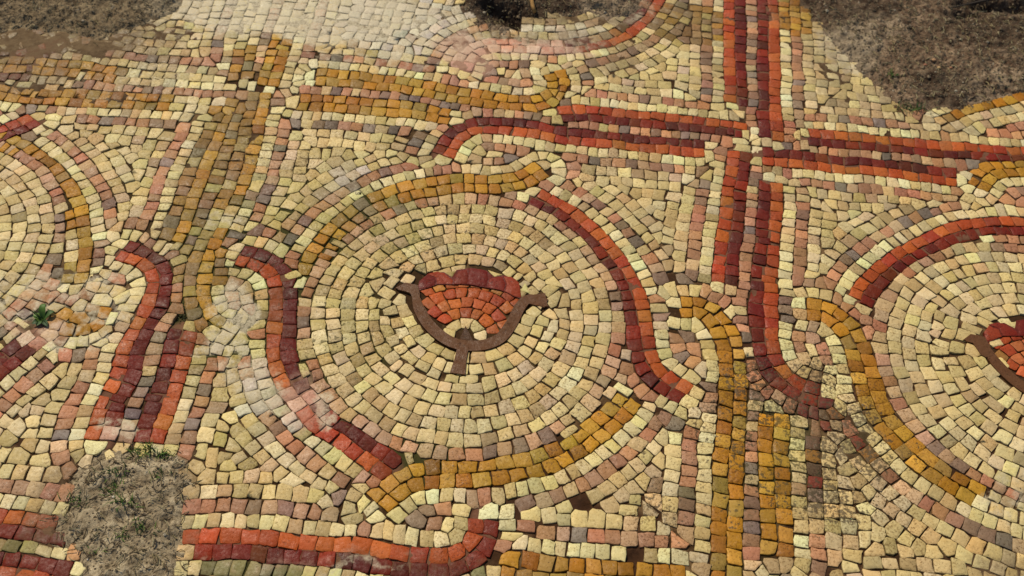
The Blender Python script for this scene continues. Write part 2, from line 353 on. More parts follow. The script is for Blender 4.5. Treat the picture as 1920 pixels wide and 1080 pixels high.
red([(866,130),(876,106),(905,88),(960,84),(1040,88),(1100,83),(1155,67),(1190,45),(1215,18),(1235,-20)], 'B', 'O', 'pink worn band curving along the top earth patch', kmax=5)
och([(2060,318),(1930,314),(1880,316),(1848,328),(1830,352)], 'ochre hook over the right medallion', kmax=3)
och([(1778,232),(1815,215),(1850,206),(1890,197),(1930,185),(2060,150)], 'ochre band along the right earth patch', c='Yc', kmax=4)
red([(2060,436),(1935,424),(1860,425),(1800,434),(1745,455),(1700,480),(1662,508),(1630,537),(1612,568)], 'R', 'O', 'red arc over the right medallion')
och([(1512,580),(1548,586),(1582,608),(1603,640),(1614,675),(1624,712),(1637,750),(1658,790),(1690,825),(1722,857),(1760,885),(1805,912),(1860,938),(1925,962),(2040,985)], 'ochre arc round the right medallion with a hooked start')
och([(1272,575),(1315,578),(1345,600),(1364,632),(1372,668),(1374,710),(1373,760),(1370,820),(1366,880),(1364,940),(1362,1000),(1360,1140)], 'tall ochre upright band with a hooked top')
och([(1450,775),(1450,830),(1452,900),(1455,960),(1458,1045)], 'short ochre upright band, blackened')
och([(938,1060),(985,1066),(1060,1073),(1180,1082),(1290,1090)], 'ochre crossbar on the bottom edge')
red([(30,108),(70,98),(105,84)], 'O', 'R', 'scrap of red band in the mud at top left', kmax=2)
red([(-90,140),(-30,128),(30,122),(70,116)], 'R', 'R', 'dark red scrap in the mud at top left', kmax=2)
# plain field beyond the bands, outside the picture or far from any band
guide([(150,-110),(520,-75),(800,-40)], '', '', 'field', sides=('', ''), t=0., kmax=10)
guide([(1010,-190),(1280,-150),(1700,-150)], '', '', 'field', sides=('', ''), t=0., kmax=10)
guide([(1520,1180),(1700,1160),(2100,1200)], '', '', 'field', sides=('', ''), t=0., kmax=10)
guide([(-140,1230),(400,1180),(900,1210),(1300,1220)], '', '', 'field', sides=('', ''), t=0., kmax=12)

# ------------------------------------------------------------------ earth patches
PATCH = [
 dict(p=[(-200,-90),(330,-60),(340,5),(318,26),(280,40),(250,58),(215,64),(180,76),(120,58),(85,66),(40,52),(-30,66),(-200,50)], m='T', h=.006, label='top left'),
 dict(p=[(790,-60),(852,-5),(862,14),(884,42),(915,56),(945,66),(968,62),(985,46),(1010,38),(1060,30),(1120,28),(1165,34),(1200,20),(1240,-20),(1290,-90),(900,-160)], m='D', h=.006, label='top'),
 dict(p=[(1495,-90),(1500,8),(1535,48),(1556,80),(1584,105),(1610,135),(1640,160),(1668,186),(1700,200),(1745,206),(1790,205),(1840,200),(1880,186),(1915,172),(2000,150),(2150,110),(2150,-110)], m='D', h=.007, label='top right'),
 dict(p=[(150,872),(180,845),(230,846),(300,840),(342,858),(352,900),(350,960),(340,1010),(348,1060),(356,1130),(250,1240),(150,1150),(140,1060),(112,1020),(104,990),(118,950),(128,905)], m='G', h=.004, label='bottom left'),
]
for p in PATCH: p['P'] = smooth(U(p['p']), W*.5, True)
def inside(P, poly):
    r = np.zeros(len(P), bool); x, y = P[:, 0], P[:, 1]; n = len(poly); j = n-1
    for i in range(n):
        xi, yi = poly[i]; xj, yj = poly[j]
        c = ((yi > y) != (yj > y)) & (x < (xj-xi)*(y-yi)/((yj-yi) if yj != yi else 1e-12)+xi)
        r ^= c; j = i
    return r
def pdist(P, poly):
    d = np.full(len(P), 9.)
    for i in range(0, len(poly)): d = np.minimum(d, np.hypot(P[:, 0]-poly[i][0], P[:, 1]-poly[i][1]))
    return d

def redz(P):                                              # joints of the red bands are filled with a paler paste
    r = np.full(len(P), 9.)
    for g in G:
        if g['name'] != 'red_band': continue
        lo, hi = g['P'].min(0)-2*W, g['P'].max(0)+2*W
        k = np.where((P[:, 0] > lo[0]) & (P[:, 0] < hi[0]) & (P[:, 1] > lo[1]) & (P[:, 1] < hi[1]))[0]
        if not len(k): continue
        Q = g['P'][::3]
        for s in range(0, len(k), 20000):
            kk = k[s:s+20000]
            r[kk] = np.minimum(r[kk], np.sqrt(((P[kk, None]-Q[None])**2).sum(2)).min(1))
    return np.clip((1.0*W-r)/(.25*W), 0, 1)

# ------------------------------------------------------------------ laying the tesserae
EXT = [unp(p) for p in ((-190,-110),(2110,-110),(2150,1230),(-230,1230))]
EXTP = smooth(EXT, W, False); EXTP = np.array(EXT)
GP = np.concatenate([g['P'][::2] for g in G]); GI = np.concatenate([np.full(len(g['P'][::2]), g['id']) for g in G])
GT = np.array([g['t'] for g in G])[GI]; GK = np.array([g['kmax'] for g in G])[GI]*W
GST = np.r_[0, np.cumsum([len(g['P'][::2]) for g in G])[:-1]]
def field(Q):
    """distance to the nearest guide's edge for each point, which guide, and the second nearest distance"""
    D = np.empty(len(Q)); I = np.empty(len(Q), int); D2 = np.empty(len(Q))
    for s in range(0, len(Q), 4000):
        d = np.sqrt(((Q[s:s+4000, None]-GP[None])**2).sum(2))-GT
        d = np.where(d > GK, 9., d)
        m = np.minimum.reduceat(d, GST, axis=1)
        o = np.argsort(m, axis=1)[:, :2]
        I[s:s+4000] = o[:, 0]; D[s:s+4000] = m[np.arange(len(m)), o[:, 0]]; D2[s:s+4000] = m[np.arange(len(m)), o[:, 1]]
    return D, I, D2

sites = []                                                # x, y, angle, half length, half width, class, guide, row
grid = {}
def near(x, y, r):
    R = int(r//W)+1; i, j = int(x//W), int(y//W)
    for a in range(i-R, i+R+1):
        for b in range(j-R, j+R+1):
            for k in grid.get((a, b), ()): yield k
def put(x, y, a, hl, hw, cls, gid, row, md=.62):
    r = md*W
    for k in near(x, y, r):
        s = sites[k]
        if (s[0]-x)**2+(s[1]-y)**2 < r*r: return
    grid.setdefault((int(x//W), int(y//W)), []).append(len(sites))
    sites.append((x, y, a, hl, hw, cls, gid, row))
def lay(P, T, ok, cls, gid, row, sp, md=.62):
    """a run of tesserae along the line P where ok"""
    n = len(P); i = 0
    while i < n:
        if not ok[i]: i += 1; continue
        j = i
        while j+1 < n and ok[j+1]: j += 1
        seg = P[i:j+1]; tg = T[i:j+1]
        s = np.r_[0, np.cumsum(np.hypot(*(np.diff(seg, axis=0).T)))] if len(seg) > 1 else np.zeros(1)
        L = s[-1]; m = max(1, int(round(L/(sp*W))))
        if L > .3*W:
            wd = rng.uniform(.83, 1.19, m); wd *= L/wd.sum(); e = np.r_[0, np.cumsum(wd)]
            mid = (e[1:]+e[:-1])/2
            X = np.interp(mid, s, seg[:, 0]); Y = np.interp(mid, s, seg[:, 1])
            tx = np.interp(mid, s, tg[:, 0]); ty = np.interp(mid, s, tg[:, 1])
            for q in range(m):
                c = cls(X[q], Y[q]) if callable(cls) else cls
                put(X[q], Y[q], math.atan2(ty[q], tx[q]), wd[q]/2*1.04, W*.5, c, gid, row, md)
        i = j+1

for g in G:                                               # the coloured rows first
    if g['name'] == 'ring': lay(g['P'], g['T'], np.ones(len(g['P']), bool), 'r', g['id'], 'ring', g['tl']); continue
    for side, c in ((.5, g['L']), (-.5, g['R'])):
        if not c: continue
        P = g['P']+g['N']*side*W
        lay(P, g['T'], np.ones(len(P), bool), c, g['id'], 'colour', g['tl'], .42)
cand = []
for g in G:
    for k in range(0, min(g['kmax'], 13)):
        d = g['t']+(k+.5)*W
        for side in (1, -1):
            if g['name'] == 'bud' and side == 1: continue
            if g['name'] == 'ring' and side == 1 and d > R1-.5*W: continue
            if g['name'] == 'ring' and side == -1 and k > 0: continue
            P = g['P']+g['N']*side*d
            cand.append((k, g, side, P, g['T']*side))
        if g['caps'] and not g['closed'] and k < 3 and g['name'] != 'field':
            for e, sg in ((0, -1), (-1, 1)):
                a0 = math.atan2(g['T'][e][1]*sg, g['T'][e][0]*sg); n = max(5, int(math.pi*d/(W*.22)))
                th = np.linspace(a0-math.pi/2, a0+math.pi/2, n)
                P = g['P'][e]+np.c_[np.cos(th), np.sin(th)]*d
                cand.append((k, g, 0, P, np.c_[-np.sin(th), np.cos(th)]))
cand.sort(key=lambda q: q[0]+(0.3 if q[2] == 0 else 0))
bigP = np.concatenate([q[3] for q in cand]); D, I, D2 = field(bigP); IG = I; pos = 0
for k, g, side, P, T in cand:
    n = len(P); d, i2, d2 = D[pos:pos+n], I[pos:pos+n], D2[pos:pos+n]; pos += n
    ok = (np.abs(d-(k+.5)*W) < .24*W) & inside(P, EXTP)
    med = g['name'] in ('ring', 'bud')
    if k == 0 and not med and g['name'] != 'field' and side:   # one clean row between two bands that run side by side
        oth = np.where(IG[pos-n:pos] != g['id'], d, d2)
        pair = (oth < 1.05*W) & (oth > -.02*W); sh = np.where(pair, (oth-.5*W)/2, 0)
        ok = (ok | pair) & ~(oth < -.02*W) & inside(P, EXTP)
        P = P+g['N']*side*sh[:, None]
    # a row shared between two bands is the mixed row
    def cls(x, y, k=k, g=g, side=side, P=P, d2=d2):
        if g['name'] == 'field': return 'c'
        j = np.argmin((P[:, 0]-x)**2+(P[:, 1]-y)**2)
        if g['name'] == 'bud': return 'c'
        if g['name'] == 'ring': return 'c' if side == 1 else 'm'
        if k == 0: return 'm' if d2[j] < .95*W else 'e'
        if k == 1: return 'm' if d2[j] > .5*W else 'c'
        return 'c'
    lay(P, T, ok, cls, g['id'], 'in' if med else ('edge' if k < 2 else 'field'), .84 if k == 0 and not med else (.95 if k == 1 else .98))
# small pieces for what is left open
X0, Y0 = EXTP.min(0); X1, Y1 = EXTP.max(0)
Q = np.c_[rng.uniform(X0, X1, 60000), rng.uniform(Y0, Y1, 60000)]
Q = Q[inside(Q, EXTP)]; D, I, D2 = field(Q)
budg = [g['id'] for g in G if g['name'] == 'bud']
for (x, y), d, i in zip(Q, D, I):
    g = G[i]
    if any((sites[k][0]-x)**2+(sites[k][1]-y)**2 < (.70*W)**2 for k in near(x, y, W)): continue
    j = np.argmin(((g['P']-(x, y))**2).sum(1)); a = math.atan2(g['T'][j][1], g['T'][j][0])
    md = g['name'] in ('ring', 'bud') or any(np.hypot(x-c[0], y-c[1]) < R for c, R in ((c1, R1), (c2, R2), (c3, R3)))
    cc = 'c'
    end = not g['closed'] and (j < 3 or j > len(g['P'])-4)
    if g['L'] and d < -.1*W and not end: cc = g['L'] if (np.array((x, y))-g['P'][j])@g['N'][j] > 0 else g['R']
    elif g['L'] and d < .3*W and not md: cc = 'e'
    put(x, y, a, W*.6, W*.55, cc, i, 'in' if md else 'field', .63)

S = np.array([(s[0], s[1]) for s in sites])

# what keeps tesserae away: earth patches, bud pieces, holes
keep = inside(S, EXTP)
for p in PATCH: keep &= ~(inside(S, p['P']) & (pdist(S, p['P']) > .5*W))
def stroke(P, widths):
    P = smooth(P, W*.3); T, Nn = normals(P); w_ = np.interp(np.linspace(0, 1, len(P)), np.linspace(0, 1, len(widths)), widths)[:, None]
    return np.concatenate([P+Nn*w_/2, (P-Nn*w_/2)[::-1]])
CROWN = U([(782,546),(786,528),(806,513),(832,511),(848,521),(856,507),(884,503),(912,508),(926,520),(945,517),(966,524),(974,540),(976,560),(962,556),(950,549),(935,544),(900,538),(880,534),(820,534),(798,542)])
CORE = U([(800,545),(830,535),(900,535),(960,550),(972,565),(955,605),(930,630),(880,642),(840,632),(808,600),(790,560)])
for g in G:
    if g['name'] == 'bud': keep &= pdist(S, g['P']) > .38*W
for sh in (np.zeros(2), d21):
    keep &= ~inside(S, CORE+sh); keep &= ~inside(S, CROWN+sh)
HOLES = [((78,597),.75),((1102,950),.45),((1190,1046),.5),((342,594),.7),((488,888),.4),((945,30),.5)]
for h, r in HOLES: keep &= np.hypot(*(S-np.array(unp(h))).T) > r*W*1.1
# a few stones have gone missing
keep &= rng.random(len(S)) > .0003

# where bands have lost their colour
FADE = [((553,748),(22,52),'P',('O',)),((580,762),(18,26),'P',('R',)),((545,690),(22,25),'P',('O',)),((250,150),(0,0),'c',('Y',)),((330,150),(110,22),'e',('Y',)),((365,192),(52,22),'e',('Y',)),((880,110),(50,40),'P',('B','O')),((980,95),(105,26),'P',('O',)),
        ((985,80),(90,14),'P',('B',)),((430,640),(60,40),'c',('Y','y')),((425,410),(60,16),'e',('Y','y')),((90,400),(0,0),'c',('Y',)),((130,460),(22,45),'c',('Y',)),((530,1060),(0,0),'P',('R',)),((1900,950),(60,30),'e',('Y',)),((70,625),(50,30),'P',('R',)),
        ((540,20),(60,50),'e',('Y','y')),((480,20),(60,60),'e',('Y','y')),((1030,60),(0,0),'P',('B',)),((470,490),(30,14),'r',('R',)),((260,1025),(90,60),'m',('R','O')),((225,820),(40,16),'P',('R',)),((470,160),(20,18),'y',('Y',))]
FB = []
for c, (a, b), cl, src in FADE:
    if not a: continue
    p = np.array(unp(c)); FB.append((p, np.hypot(*(np.array(unp((c[0]+a, c[1])))-p)), np.hypot(*(np.array(unp((c[0], c[1]+b)))-p)), cl, src))
EXTRA = [((1290,45),(75,40),'y',('c','m','e')),((1490,28),(38,36),'Y',('c','m','e')),((1522,868),(13,55),'B',('m','e','c')),((960,1066),(0,0),'Y',('c',)),((60,1024),(90,10),'G',('m','e')),((600,1066),(330,12),'G',('e','m')),((1155,75),(0,0),'y',('c',)),
         ((375,500),(50,50),'y',('c','m','e')),((395,330),(55,110),'y',('c','m','e')),((450,215),(45,30),'y',('c','m','e')),((530,465),(60,45),'r',('c',)),((440,560),(60,60),'r',('c',)),((540,720),(0,0),'P',('c',)),((1125,90),(0,0),'y',('c',)),((490,730),(34,60),'w',('c','e','m')),((545,790),(30,34),'w',('e','c')),((650,332),(38,26),'w',('e','c')),((425,410),(60,12),'w',('c','e','m','y')),((1060,56),(95,12),'w',('c','e','m')),((760,45),(130,60),'w',('c','e')),((1540,775),(50,26),'B',('e','c','m')),((20,125),(70,26),'R',('c','m','e','O')),((690,395),(70,50),'y',('Y',)),((1590,840),(50,20),'B',('m',)),((120,470),(16,40),'w',('c','e')),((50,590),(50,24),'w',('c',)),((440,650),(50,9),'w',('c','e','m'))]
PAL['w'] = [((226,218,206),4),((222,208,190),2),((214,200,170),2),((206,200,196),2)]
for c, (a, b), cl, src in EXTRA:
    if not a: continue
    p = np.array(unp(c)); FB.append((p, np.hypot(*(np.array(unp((c[0]+a, c[1])))-p)), np.hypot(*(np.array(unp((c[0], c[1]+b)))-p)), cl, src))

def clip(poly, nx, ny, d):
    out = []; n = len(poly)
    for i in range(n):
        a, b = poly[i], poly[(i+1) % n]
        da, db = a[0]*nx+a[1]*ny-d, b[0]*nx+b[1]*ny-d
        if da <= 0: out.append(a)
        if (da < 0) != (db < 0) and da != db:
            t = da/(da-db); out.append((a[0]+(b[0]-a[0])*t, a[1]+(b[1]-a[1])*t))
    return out
def area(p): return .5*sum(p[i][0]*p[(i+1) % len(p)][1]-p[(i+1) % len(p)][0]*p[i][1] for i in range(len(p)))

def warp(x, y):
    return x+.0016*(vnoise(np.array([x/.02]), np.array([y/.02]), 3)[0]-.5)*2, y+.0016*(vnoise(np.array([x/.02]), np.array([y/.02]), 4)[0]-.5)*2

# the pavement is one thing; its designs are its parts
floor = link('stone_mosaic', None)
prop(floor, 'weathered ancient mosaic of cream, red and ochre stones with round medallions', 'mosaic')
mbs = {}
def bucket(key):
    if key not in mbs: mbs[key] = MB()
    return mbs[key]
def stone(mb, poly, tint, z=0., thick=.004, tiltf=1., round_=.085, rough=1.):
    """one tessera: worn convex top, chipped outline, sides down into the bed"""
    A = area(poly)
    if A < 0: poly = poly[::-1]; A = -A
    n = len(poly); q = []
    for i in range(n):                                    # cut the corners, then roughen the long edges
        p0, p1, p2 = np.array(poly[i-1]), np.array(poly[i]), np.array(poly[(i+1) % n])
        l0, l2 = np.hypot(*(p0-p1)), np.hypot(*(p2-p1))
        if l0 < .0005: continue
        p1 = p1+rng.normal(0, .00042*rough, 2)
        c0, c2 = random.uniform(.5, 1.4)*round_*min(l0, l2, W), random.uniform(.5, 1.4)*round_*min(l0, l2, W)
        q.append(p1+(p0-p1)/max(l0, 1e-6)*min(c0, l0*.4)); 
        q.append(p1+(p2-p1)/max(l2, 1e-6)*min(c2, l2*.4))
        if l2 > .5*W: q.append((p1+p2)/2+np.array([random.gauss(0, .00032), random.gauss(0, .00032)])*rough)
    qq = [q[0]]
    for p_ in q[1:]:
        if np.hypot(*(p_-qq[-1])) > .0007: qq.append(p_)
    if len(qq) > 4 and np.hypot(*(qq[0]-qq[-1])) < .0007: qq.pop()
    q = qq
    q = np.array(q)+rng.normal(0, .00020*rough, (len(q), 2)); n = len(q); c = q.mean(0)
    gx, gy = random.gauss(0, .048)*tiltf, random.gauss(0, .048)*tiltf
    def zz(p): return z+(p-c)@np.array([gx, gy])
    inn = c+(q-c)*.945; r2_ = c+(q-c)*.45
    v = np.r_[np.c_[q, np.full(n, z-thick)], np.c_[q, zz(q)-.00022+rng.normal(0, .00010, n)], np.c_[inn, zz(inn)+rng.normal(0, .00007, n)], np.c_[r2_, zz(r2_)+.00012+rng.normal(0, .00010, n)], [[c[0], c[1], z+.00015+random.gauss(0, .00010)]]]
    f = []
    for i in range(n):
        j = (i+1) % n
        f += [(i, j, n+j, n+i), (n+i, n+j, 2*n+j, 2*n+i), (2*n+i, 2*n+j, 3*n+j, 3*n+i), (3*n+i, 3*n+j, 4*n)]
    mb.add(v, f, [False, True, True, True]*n, tint)

cells = 0
wm = {k: wear(S, k) for k in ('lime', 'mud')}
RZ = redz(S)
for i, s in enumerate(sites):
    if not keep[i]: continue
    x, y, a, hl, hw, cls, gid, row = s
    gap = random.uniform(.00048, .00095)*(.55 if RZ[i] > .5 else 1.)*(.8 if wm['lime'][i] > .5 else 1.)
    ca, sa = math.cos(a), math.sin(a)
    ol = hl*(1.45 if row != 'colour' else 1.06)-gap/2; ow = hw*(1.42 if row != 'colour' else 1.08)-gap/2
    poly = [(x+ca*u*ol-sa*v*ow, y+sa*u*ol+ca*v*ow) for u, v in ((-1, -1), (1, -1), (1, 1), (-1, 1))]
    for k in near(x, y, 2*W):
        if k == i: continue
        t = sites[k]; dx, dy = t[0]-x, t[1]-y; d = math.hypot(dx, dy)
        if d > 2.0*W: continue
        da = (t[2]-a+math.pi/2) % math.pi-math.pi/2
        if abs(da) < .42:
            am = a+da/2; ux, uy = math.cos(am), math.sin(am)
            du, dv = dx*ux+dy*uy, -dx*uy+dy*ux
            if abs(du) >= abs(dv)*1.04: nx, ny = (ux, uy) if du > 0 else (-ux, -uy)
            else: nx, ny = (-uy, ux) if dv > 0 else (uy, -ux)
        else: nx, ny = dx/d, dy/d
        # a coloured row keeps its width against everything else
        mx, my = x+dx/2, y+dy/2
        poly = clip(poly, nx, ny, mx*nx+my*ny-gap/2)
        if len(poly) < 3: break
    if len(poly) < 3: continue
    A = abs(area(poly))
    if A < .09*W*W: continue
    jr = random.gauss(0, .04); cx, cy = sum(p[0] for p in poly)/len(poly), sum(p[1] for p in poly)/len(poly)
    cj, sj = math.cos(jr), math.sin(jr)
    poly = [warp(cx+cj*(p[0]-cx)-sj*(p[1]-cy), cy+sj*(p[0]-cx)+cj*(p[1]-cy)) for p in poly]
    for pc, ra, rb, cl, src in FB:
        if cls in src and ((x-pc[0])/ra)**2+((y-pc[1])/rb)**2 < 1+random.gauss(0, .12): cls = cl; break
    tint = pick(cls)
    g = G[gid]
    # which medallion does a stone of the inner field belong to
    if row in ('in', 'ring'):
        mi = int(np.argmin([np.hypot(x-c[0], y-c[1]) for c in (c1, c2, c3)]))
        key = ('medallion', mi, 'ring' if row == 'ring' else 'in')
    elif row == 'colour': key = ('band', gid, 'colour')
    elif row == 'edge':
        jn = np.argmin((g['P'][:, 0]-x)**2+(g['P'][:, 1]-y)**2)
        key = ('band', gid, 'edge', 1 if (np.array((x, y))-g['P'][jn])@g['N'][jn] > 0 else 0)
    else: key = ('field',)
    z = random.gauss(0, .00020)-(.0006 if random.random() < .04 else 0)-.0006*wm['mud'][i]*random.random()
    stone(bucket(key), poly, tint, z)
    cells += 1
print('tesserae', cells)

# buds
def slab(mb, P, tint, z, thick=.004):
    P = np.asarray(P); 
    if area([tuple(q) for q in P]) < 0: P = P[::-1]
    n = len(P); v = np.r_[np.c_[P, np.full(n, z-thick)], np.c_[P, np.full(n, z)]]
    mb.add(v, [(i, (i+1) % n, n+(i+1) % n, n+i) for i in range(n)]+[tuple(range(n, 2*n))], [False]*(n+1), tint)
BROWN = lin((106,68,38))*K
buds = []
for bi, sh in enumerate((np.zeros(2), d21)):
    cal, petals, heart, fan = MB(), MB(), MB(), MB()
    wd = np.array([.3, .5, .8, .84, .84, .84, .84, .84, .84, .8, .75, .8])*W
    slab(cal, stroke(U(BUD['calyx'])+sh, wd), BROWN, .0012)
    slab(cal, stroke(U(BUD['stem'])+sh, np.array([.75, .8, 1.05])*W), BROWN, .0014)
    slab(cal, U([(984,556),(1022,551),(1027,576),(1006,574),(990,570)])+sh, BROWN, .00125)
    slab(cal, U([(742,541),(760,531),(784,536),(788,556),(764,549)])+sh, BROWN, .00115)
    slab(cal, U([(873,612),(860,640),(888,642)])+sh, BROWN*.6, .0010)
    if bi == 1: slab(cal, U([(757,545),(775,548),(782,562),(772,573),(764,568)])+sh, BROWN, .0013)
    # dark red crown in large pieces
    for P in ([(784,543),(786,528),(800,515),(816,522),(818,535),(800,541)], [(800,514),(820,510),(833,513),(842,521),(850,527),(850,534),(820,534),(818,522)], [(852,534),(852,526),(858,510),(876,505),(878,520),(876,534)],
              [(878,534),(880,505),(900,505),(914,511),(916,522),(912,539)], [(914,540),(918,524),(927,521),(942,519),(948,532),(945,547)], [(947,548),(950,534),(944,519),(958,520),(972,529),(976,545),(978,560),(962,555)]):
        P = U(P)+sh; c = P.mean(0); stone(petals, [tuple(c+(q-c)*.98) for q in P], lin(random.choice([(132,36,14),(116,28,12),(156,58,26),(126,40,18)]))*K, .0010, .004, .15, .04, .5)
    for T3 in ([(833,512),(857,508),(846,523)], [(914,507),(944,516),(928,521)], [(976,546),(984,530),(996,552)]): T3 = U(T3)+sh; c = T3.mean(0); stone(fan, [tuple(c+(q-c)*.95) for q in T3], pick('c'), .0006, .004, .3, .03, .5)
    slab(petals, CROWN+sh, lin((112,34,22))*K, .0008)
    C0 = U([(871,630)])[0]+sh
    U0 = U([(792,530),(850,524),(905,526),(978,548),(966,580),(950,606),(930,625),(905,636),(845,634),(815,608),(797,575)])+sh
    rr = [1.15, 2.05, 2.95, 3.85, 4.75, 5.6]
    for k, r in enumerate(rr):
        m = max(3, int(round(math.pi*1.18*r*1.15))); e = np.linspace(-.28, math.pi+.28, m+1)+np.r_[0, rng.normal(0, .05/r, m-1), 0]
        for q in range(m):
            a0, a1 = e[q], e[q+1]; ri, ro = (r-.43)*W, (r+.43)*W; g_ = .0004/((ri+ro)/2)
            P = [C0+np.array([math.cos(t), math.sin(t)])*R_ for t, R_ in ((a0+g_, ri), (a1-g_, ri), (a1-g_, ro), (a0+g_, ro))]
            mid = np.mean(P, 0)
            if not inside(mid[None], U0)[0]: continue
            stone(fan if k == 0 else heart, [tuple(p) for p in P], pick('c' if k == 0 else 'o'), random.gauss(-.0002, .0002), .004, 1., .1)
    buds.append((cal, petals, heart, fan))

names = ['middle', 'right', 'left']
MED = {0: 'whole medallion in the middle with a red rosebud at its centre', 1: 'medallion cut by the right edge with the tip of its rosebud showing', 2: 'medallion cut by the left edge'}
for mi in range(3):
    if ('medallion', mi, 'in') not in mbs: continue
    o = mbs[('medallion', mi, 'in')].build('medallion', TESS, floor); prop(o, MED[mi])
    if ('medallion', mi, 'ring') in mbs: mbs[('medallion', mi, 'ring')].build('outline_ring', TESS, o)
    if mi < 2:
        cal, petals, heart, fan = buds[mi]
        prop(cal.build('bud_calyx', TESS, o), 'plain brown calyx and stem under the red petals')
        petals.build('bud_crown', TESS, o); heart.build('bud_petals', TESS, o); fan.build('bud_centre', TESS, o)
for g in G:
    if ('band', g['id'], 'colour') not in mbs:
        for sd_ in (0, 1):
            if ('band', g['id'], 'edge', sd_) in mbs:
                m = mbs[('band', g['id'], 'edge', sd_)]; f = bucket(('field',)); off = f.n
                f.v += m.v; f.tint += m.tint; f.f += [tuple(q+off for q in qq) for qq in m.f]; f.sm += m.sm; f.n += m.n
        continue
    o = mbs[('band', g['id'], 'colour')].build(g['name'], TESS, floor)
    if g['label']: prop(o, g['label'])
    for sd_ in (0, 1):
        if ('band', g['id'], 'edge', sd_) in mbs: mbs[('band', g['id'], 'edge', sd_)].build('pale_edging', TESS, o)
prop(mbs[('field',)].build('background_field', TESS, floor), 'cream background stones between the bands')

# ------------------------------------------------------------------ mortar bed
def bed(step=.0028):
    xs = np.arange(X0-.01, X1+.01, step); ys = np.arange(Y0-.01, Y1+.01, step)
    A, B = np.meshgrid(xs, ys); P = np.c_[A.ravel(), B.ravel()]
    li, mu, ro = wear(P, 'lime'), wear(P, 'mud'), wear(P, 'rose')
    z = -.0019+.0009*(fbm(P[:, 0], P[:, 1], .012, 4, 2)-.5)*2
    z += .0010*redz(P)
    nz = fbm(P[:, 0], P[:, 1], .018, 4, 8)-.47
    z = np.maximum(z, np.minimum(.0007*np.clip((li+nz*1.6-.45)/.4, 0, 1), 1)*1.9-.0016+.0004*nz)*(1)+0
    z = np.maximum(z, -.0016+.0012*np.clip((mu+nz*1.8-.42)/.45, 0, 1)+.0008*np.clip((mu-.9)*6, 0, 1)+.0006*nz)
    z = np.maximum(z, -.0016+.0018*np.clip((ro+nz*1.5-.5)/.4, 0, 1)+.0003*nz)
    for h, r in HOLES: z -= .003*np.exp(-(np.hypot(*(P-np.array(unp(h))).T)/(r*W))**4)
    for p in PATCH:
        k = inside(P, p['P']); z[k] = np.minimum(z[k], -.002)-np.clip(pdist(P[k], p['P'])*1.2, 0, .03)
    nx, ny = len(xs), len(ys); ins = inside(P, EXTP)
    f = []
    I_ = np.arange(nx*ny).reshape(ny, nx)
    a, b, c, d = I_[:-1, :-1].ravel(), I_[:-1, 1:].ravel(), I_[1:, 1:].ravel(), I_[1:, :-1].ravel()
    kf = ins[a] & ins[c]
    return np.c_[P, z], np.c_[a, b, c, d][kf]
def grid_mesh(name, V, F, mat, parent=None, wearit=True, smooth_=True):
    used = np.unique(F); mp = np.full(len(V), -1); mp[used] = np.arange(len(used)); V = V[used]; F = mp[F]
    me = bpy.data.meshes.new(name); me.vertices.add(len(V)); me.vertices.foreach_set('co', V.ravel())
    me.loops.add(F.size); me.loops.foreach_set('vertex_index', F.ravel().astype(np.int32))
    me.polygons.add(len(F)); me.polygons.foreach_set('loop_start', (np.arange(len(F))*4).astype(np.int32))
    me.polygons.foreach_set('use_smooth', [smooth_]*len(F)); me.update(calc_edges=True); me.validate()
    if wearit: set_wear(me, V)
    me.materials.append(mat); return link(name, me, parent)
V, F = bed(); grid_mesh('mortar_bed', V, F, MORTAR, floor)

# ------------------------------------------------------------------ earth
PIT = [((962,26),.030,.020,.032),((962,60),.006,.008,.006),((925,8),.02,.012,.015),((1885,14),.05,.010,.022),((1810,30),.03,.006,.010),((1740,158),.012,.006,.004),((1722,172),.012,.006,.003)]
def soil_h(P, p):
    d = pdist(P, p['P']); ins = inside(P, p['P']); sd = np.where(ins, d, -d)
    sd = sd+.016*(fbm(P[:, 0], P[:, 1], .02, 4, 31)-.47)
    e = np.clip((sd+.003)/.022, 0, 1)
    r = np.abs(fbm(P[:, 0], P[:, 1], .016, 4, 41)-.47)*2
    z = -.0022+e*(p['h']*.8)+e*(.008*(fbm(P[:, 0], P[:, 1], .04, 5, 51)-.47))
    z += np.clip(e*2, .15, 1)*(.010*(fbm(P[:, 0], P[:, 1], .009, 5, 61)-.47)+.003*r)
    for c, a, b, h in PIT:
        q = np.array(unp(c)); dd = ((P[:, 0]-q[0])/a)**2+((P[:, 1]-q[1])/b)**2
        z -= h*np.exp(-dd*1.2)
    return z, sd
